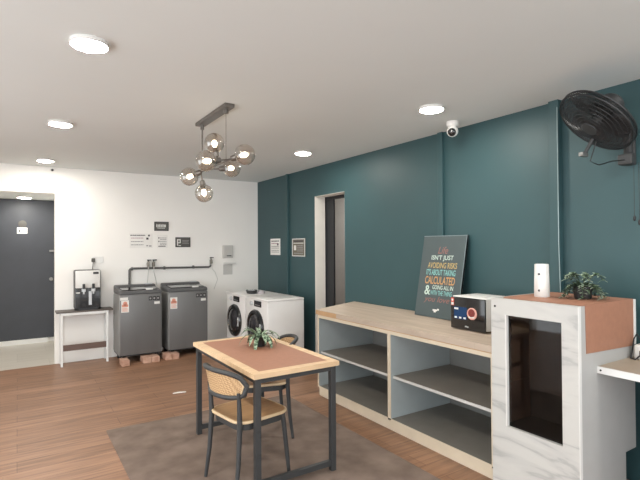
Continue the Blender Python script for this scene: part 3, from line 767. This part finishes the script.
MB().lathe([(.033, .009), (.031, .012), (.001, .013)], (fx, 2.462, 1.061), (-1, 0, 0), 28, cap=False).build('dial_centre', M['dial_red'], s, True)
MB().box(fx - .012, fx - .009, 2.435, 2.49, 1.022, 1.034).build('dial_text', M['sign_white'], s)
s = MB().box(fx - .001, fx, 2.645, 2.674, 1.105, 1.166).build('warning_sticker', M['sticker_red'], P)
MB().box(fx - .002, fx - .001, 2.648, 2.671, 1.109, 1.130).lathe([(.009, 0), (.009, .001)], (fx - .001, 2.66, 1.149), (-1, 0, 0), 16).build('sticker_print', M['sign_white'], s)
MB().box(fx - .001, fx, 2.50, 2.535, .942, .949).box(fx - .001, fx, 2.515, 2.53, .949, .953).build('emblem', M['silver'], P)

# ------------------------------------------------------------------ marble kiosk cabinet
P = thing('kiosk_cabinet', 'tall marble fronted cabinet with a dark smoked window beside the worktop', 'cabinet', (3.13, 1.81, 0))
C0, C1, ZC0, ZC1 = 1.5567, 1.9308, .4126, 1.1368
pt_ = .022
b = MB()
b.box(KX, KX + pt_, KY0 + .004, C0, 0, KZ).box(KX, KX + pt_, C1, KY1, 0, KZ).box(KX, KX + pt_, C0, C1, 0, ZC0).box(KX, KX + pt_, C0, C1, ZC1, KZ)
b.build('front_panel', M['marble'], P)
b = MB(); b.box(KX - .0005, KX + pt_ + .002, KY0 - .001, KY0 + .004, 0, KZ).box(KX - .001, KX + pt_, C1 - .004, C1 + .006, ZC0, ZC1)
b.build('edge_strip', M['plastic_white'], P)
# near side panel with a notch at the wall
b = MB(); b.prism([(KX + pt_, 0), (3.222, 0), (3.222, .289), (KE, .289), (KE, KZ), (KX + pt_, KZ)], KY0, KY0 + .02, lambda p: Vector((p.x, p.z, p.y)))
b.build('side_panel', M['kiosk_white'], P)
MB().box(KX + pt_, KE, KY1 - .02, KY1, 0, KZ).build('side_panel', M['kiosk_white'], P)
MB().box(KX + pt_, KE, KY0 + .02, KY1 - .02, KZ - .02, KZ).build('top_panel', M['kiosk_white'], P)
MB().box(KE - .012, KE, KY0 + .02, KY1 - .02, .289, KZ - .02).build('back_panel', M['kiosk_white'], P)
MB().box(3.082, 3.096, KY0 + .02, KY1 - .02, .03, KZ - .02).build('inner_back', M['kiosk_dark'], P)
MB().box(KX + pt_, 3.082, KY1 - .025, KY1 - .02, .656, KZ - .02).box(KX + pt_, 3.082, KY1 - .026, KY1 - .02, .03, .653).build('inner_side', M['kiosk_inner'], P)
MB().box(KX + pt_, 3.082, KY0 + .02, KY1 - .027, .365, .38).build('inner_floor', M['kiosk_dark'], P)
MB().box(KX + pt_ + .001, KX + pt_ + .005, C0 - .02, C1 + .02, ZC0 - .02, ZC1 + .02).build('smoked_window', M['smoked'], P)
MB().lathe([(.008, 0), (.008, .002)], (KX, 2.0127, 1.1888), (-1, 0, 0), 18).build('screw_cap', M['black_matte'], P)
MB().tube([(2.82, KY1 - .033, 1.21), (2.84, KY1 - .033, 1.09), (2.87, KY1 - .033, .99), (2.83, KY1 - .033, .90), (2.77, KY1 - .033, .84)], .004, 6).build('inner_cable', M['black'], P, True)
MB().box(KE - .018, KE, KY0 - .010, KY0, .955, KZ).build('corner_strip', M['white_trim'], P)

# terracotta mat over the cabinet top and near side
y1m = 2.008; t_ = .0035
b = MB()
tp = [(2.730, KY0 - t_), (KE - .02, KY0 - t_), (KE - .02, y1m), (2.793, y1m), (2.727, 1.974)]
b.prism(tp, KZ + .0005, KZ + t_)
b.prism([(2.766, .965), (KE - .021, .946), (KE - .021, KZ + t_), (2.758, KZ + t_)], KY0 - t_ - .0005, KY0 - .0008, lambda p: Vector((p.x, p.z, p.y)))
tag(b.build('table_mat', M['terracotta']), 'terracotta leather mat draped over the marble cabinet top and near side', 'mat')

P = thing('white_canister', 'tall white cylindrical canister with two dark dots on the terracotta mat', 'canister', (2.985, 1.8586, KZ + t_))
zc = KZ + t_
MB().lathe([(.047, 0), (.049, .004), (.047, .116), (.0443, .218), (.0415, .2215), (.001, .2215)], (2.985, 1.8586, zc), seg=36).build('body', M['plastic_white'], P, True)
dv = Vector((-.9, -.43, 0)).normalized()
for z in (.045, .155): MB().lathe([(.0075, .0), (.0075, .0035)], Vector((2.985, 1.8586, zc + z)) + dv * .0475 + Vector((-.002, .012, 0)), dv, 14).build('dark_dot', M['ink'], P)

px_, py_, pz_ = 3.082, 1.637, KZ + t_
P = thing('potted_plant', 'trailing pale green plant in a small black pot on the terracotta mat', 'plant', (px_, py_, pz_))
MB().lathe([(.045, 0), (.05, .005), (.058, .08), (.053, .08), (.05, .07)], (px_, py_, pz_), cap=False, seg=28).build('pot', M['pot_black'], P, True)
MB().lathe([(.051, .068), (.001, .075)], (px_, py_, pz_), cap=False).build('soil', M['soil'], P)
mb = MB(); mb2 = MB()
for k in range(16):
    a = k * 2.4 + .3; ca, sa = math.cos(a), math.sin(a); ln = .075 + .045 * ((k * 5) % 6) / 6; pts = []
    for j in range(8):
        s = j / 7; r = .02 + ln * s; z = pz_ + .07 + .16 * s * (1 - s) * (1.5 if k % 3 == 0 else 1.1) + (.055 * s if k % 3 == 0 else -.055 * s)
        pts.append(Vector((px_ + r * ca, py_ + r * sa, max(z, pz_ + .012))))
    mb2.tube(pts, .003, 5)
    for j in range(2, 8):
        for q in range(4):
            b_ = q * 1.7 + j
            tgt = mb if k % 4 != 1 else mb2
            blade(tgt, pts[j], (math.cos(b_), math.sin(b_), .35 + .5 * math.sin(b_ * 2)), .036, .014, .6, n=3, zmin=pz_)
for k in range(36):
    a = k * 2.4; el = .2 + 1.0 * ((k * 7) % 10) / 10
    blade(mb2, (px_ + .02 * math.cos(a), py_ + .02 * math.sin(a), pz_ + .07), (math.cos(a) * math.cos(el), math.sin(a) * math.cos(el), math.sin(el)), .05 + .022 * (k % 3), .024, 1.0, n=4, zmin=pz_)
mb.build('pale_sprigs', M['sprig'], P, True); mb2.build('foliage', M['foliage'], P, True)

# ------------------------------------------------------------------ desk at the right
P = thing('wall_desk', 'wood topped white edged desk beside the marble cabinet at the right', 'desk', (3.2, 1.0, 0))
D0, D1, DZ = .5, KY0 - .0005, .876
MB().box(2.889, XW - .002, D0, D1, DZ - .04, DZ - .0015).build('core', M['kiosk_white'], P)
MB().box(2.901, XW - .002, D0, D1, DZ - .0015, DZ).build('top_surface', M['desk_top'], P)
MB().box(2.887, 2.889, D0, D1, DZ - .04, DZ).build('edge_band', M['white_trim'], P)
MB().box(2.91, XW - .002, D0, D0 + .02, 0, DZ - .04).build('end_panel', M['kiosk_white'], P)
MB().lathe([(.006, 0), (.006, .0015)], (2.887, KY0 - .02, DZ - .02), (-1, 0, 0), 12).build('screw_cap', M['black_matte'], P)
P = thing('desk_gadget', 'small white device with a black cable at the right edge on the desk', 'device', (3.285, 1.355, DZ))
MB().box(3.245, 3.325, 1.335, 1.415, DZ, DZ + .095, .016, 3).build('body', M['plastic_white'], P, True)
MB().box(3.240, 3.247, 1.35, 1.38, DZ + .025, DZ + .06, .003).build('socket', M['black'], P)
MB().tube([(3.240, 1.365, DZ + .04), (3.222, 1.395, DZ + .006), (3.245, 1.43, DZ + .006), (3.275, 1.432, DZ + .06), (3.295, 1.432, DZ + .12), (3.325, 1.428, DZ + .15), (3.342, 1.41, DZ + .10), (3.342, 1.38, DZ + .02)], .0045, 8).build('cable', M['black'], P, True)

# ------------------------------------------------------------------ daylight, camera
W = bpy.data.worlds.new('daylight'); S.world = W; W.use_nodes = True
bg = W.node_tree.nodes['Background']; bg.inputs['Color'].default_value = (.93, .97, 1, 1); bg.inputs['Strength'].default_value = 2.0

cam = bpy.data.cameras.new('camera'); co = bpy.data.objects.new('camera', cam); COL.objects.link(co)
cam.sensor_width = 36; cam.lens = 469 / 640 * 36; cam.clip_start = .02
yaw, pitch, roll = .573, .0121, .006
f = Vector((math.sin(yaw) * math.cos(pitch), math.cos(yaw) * math.cos(pitch), math.sin(pitch)))
r0 = Vector((math.cos(yaw), -math.sin(yaw), 0)); u0 = r0.cross(f)
# picture verticals lean by the roll: the camera's up axis leans with them
r = r0 * math.cos(roll) - u0 * math.sin(roll); upv = u0 * math.cos(roll) + r0 * math.sin(roll)
m = Matrix((r, upv, -f)).transposed().to_4x4(); m.translation = (0, 0, 1.6)
co.matrix_world = m
S.camera = co
S.view_settings.view_transform = 'Standard'; S.view_settings.look = 'None'; S.view_settings.gamma = 1
S.view_settings.use_curve_mapping = False
S.view_settings.exposure = 1.0
S.cycles.use_denoising = True
S.cycles.max_bounces = 8; S.cycles.diffuse_bounces = 6; S.cycles.transparent_max_bounces = 16
S.cycles.sample_clamp_indirect = 6
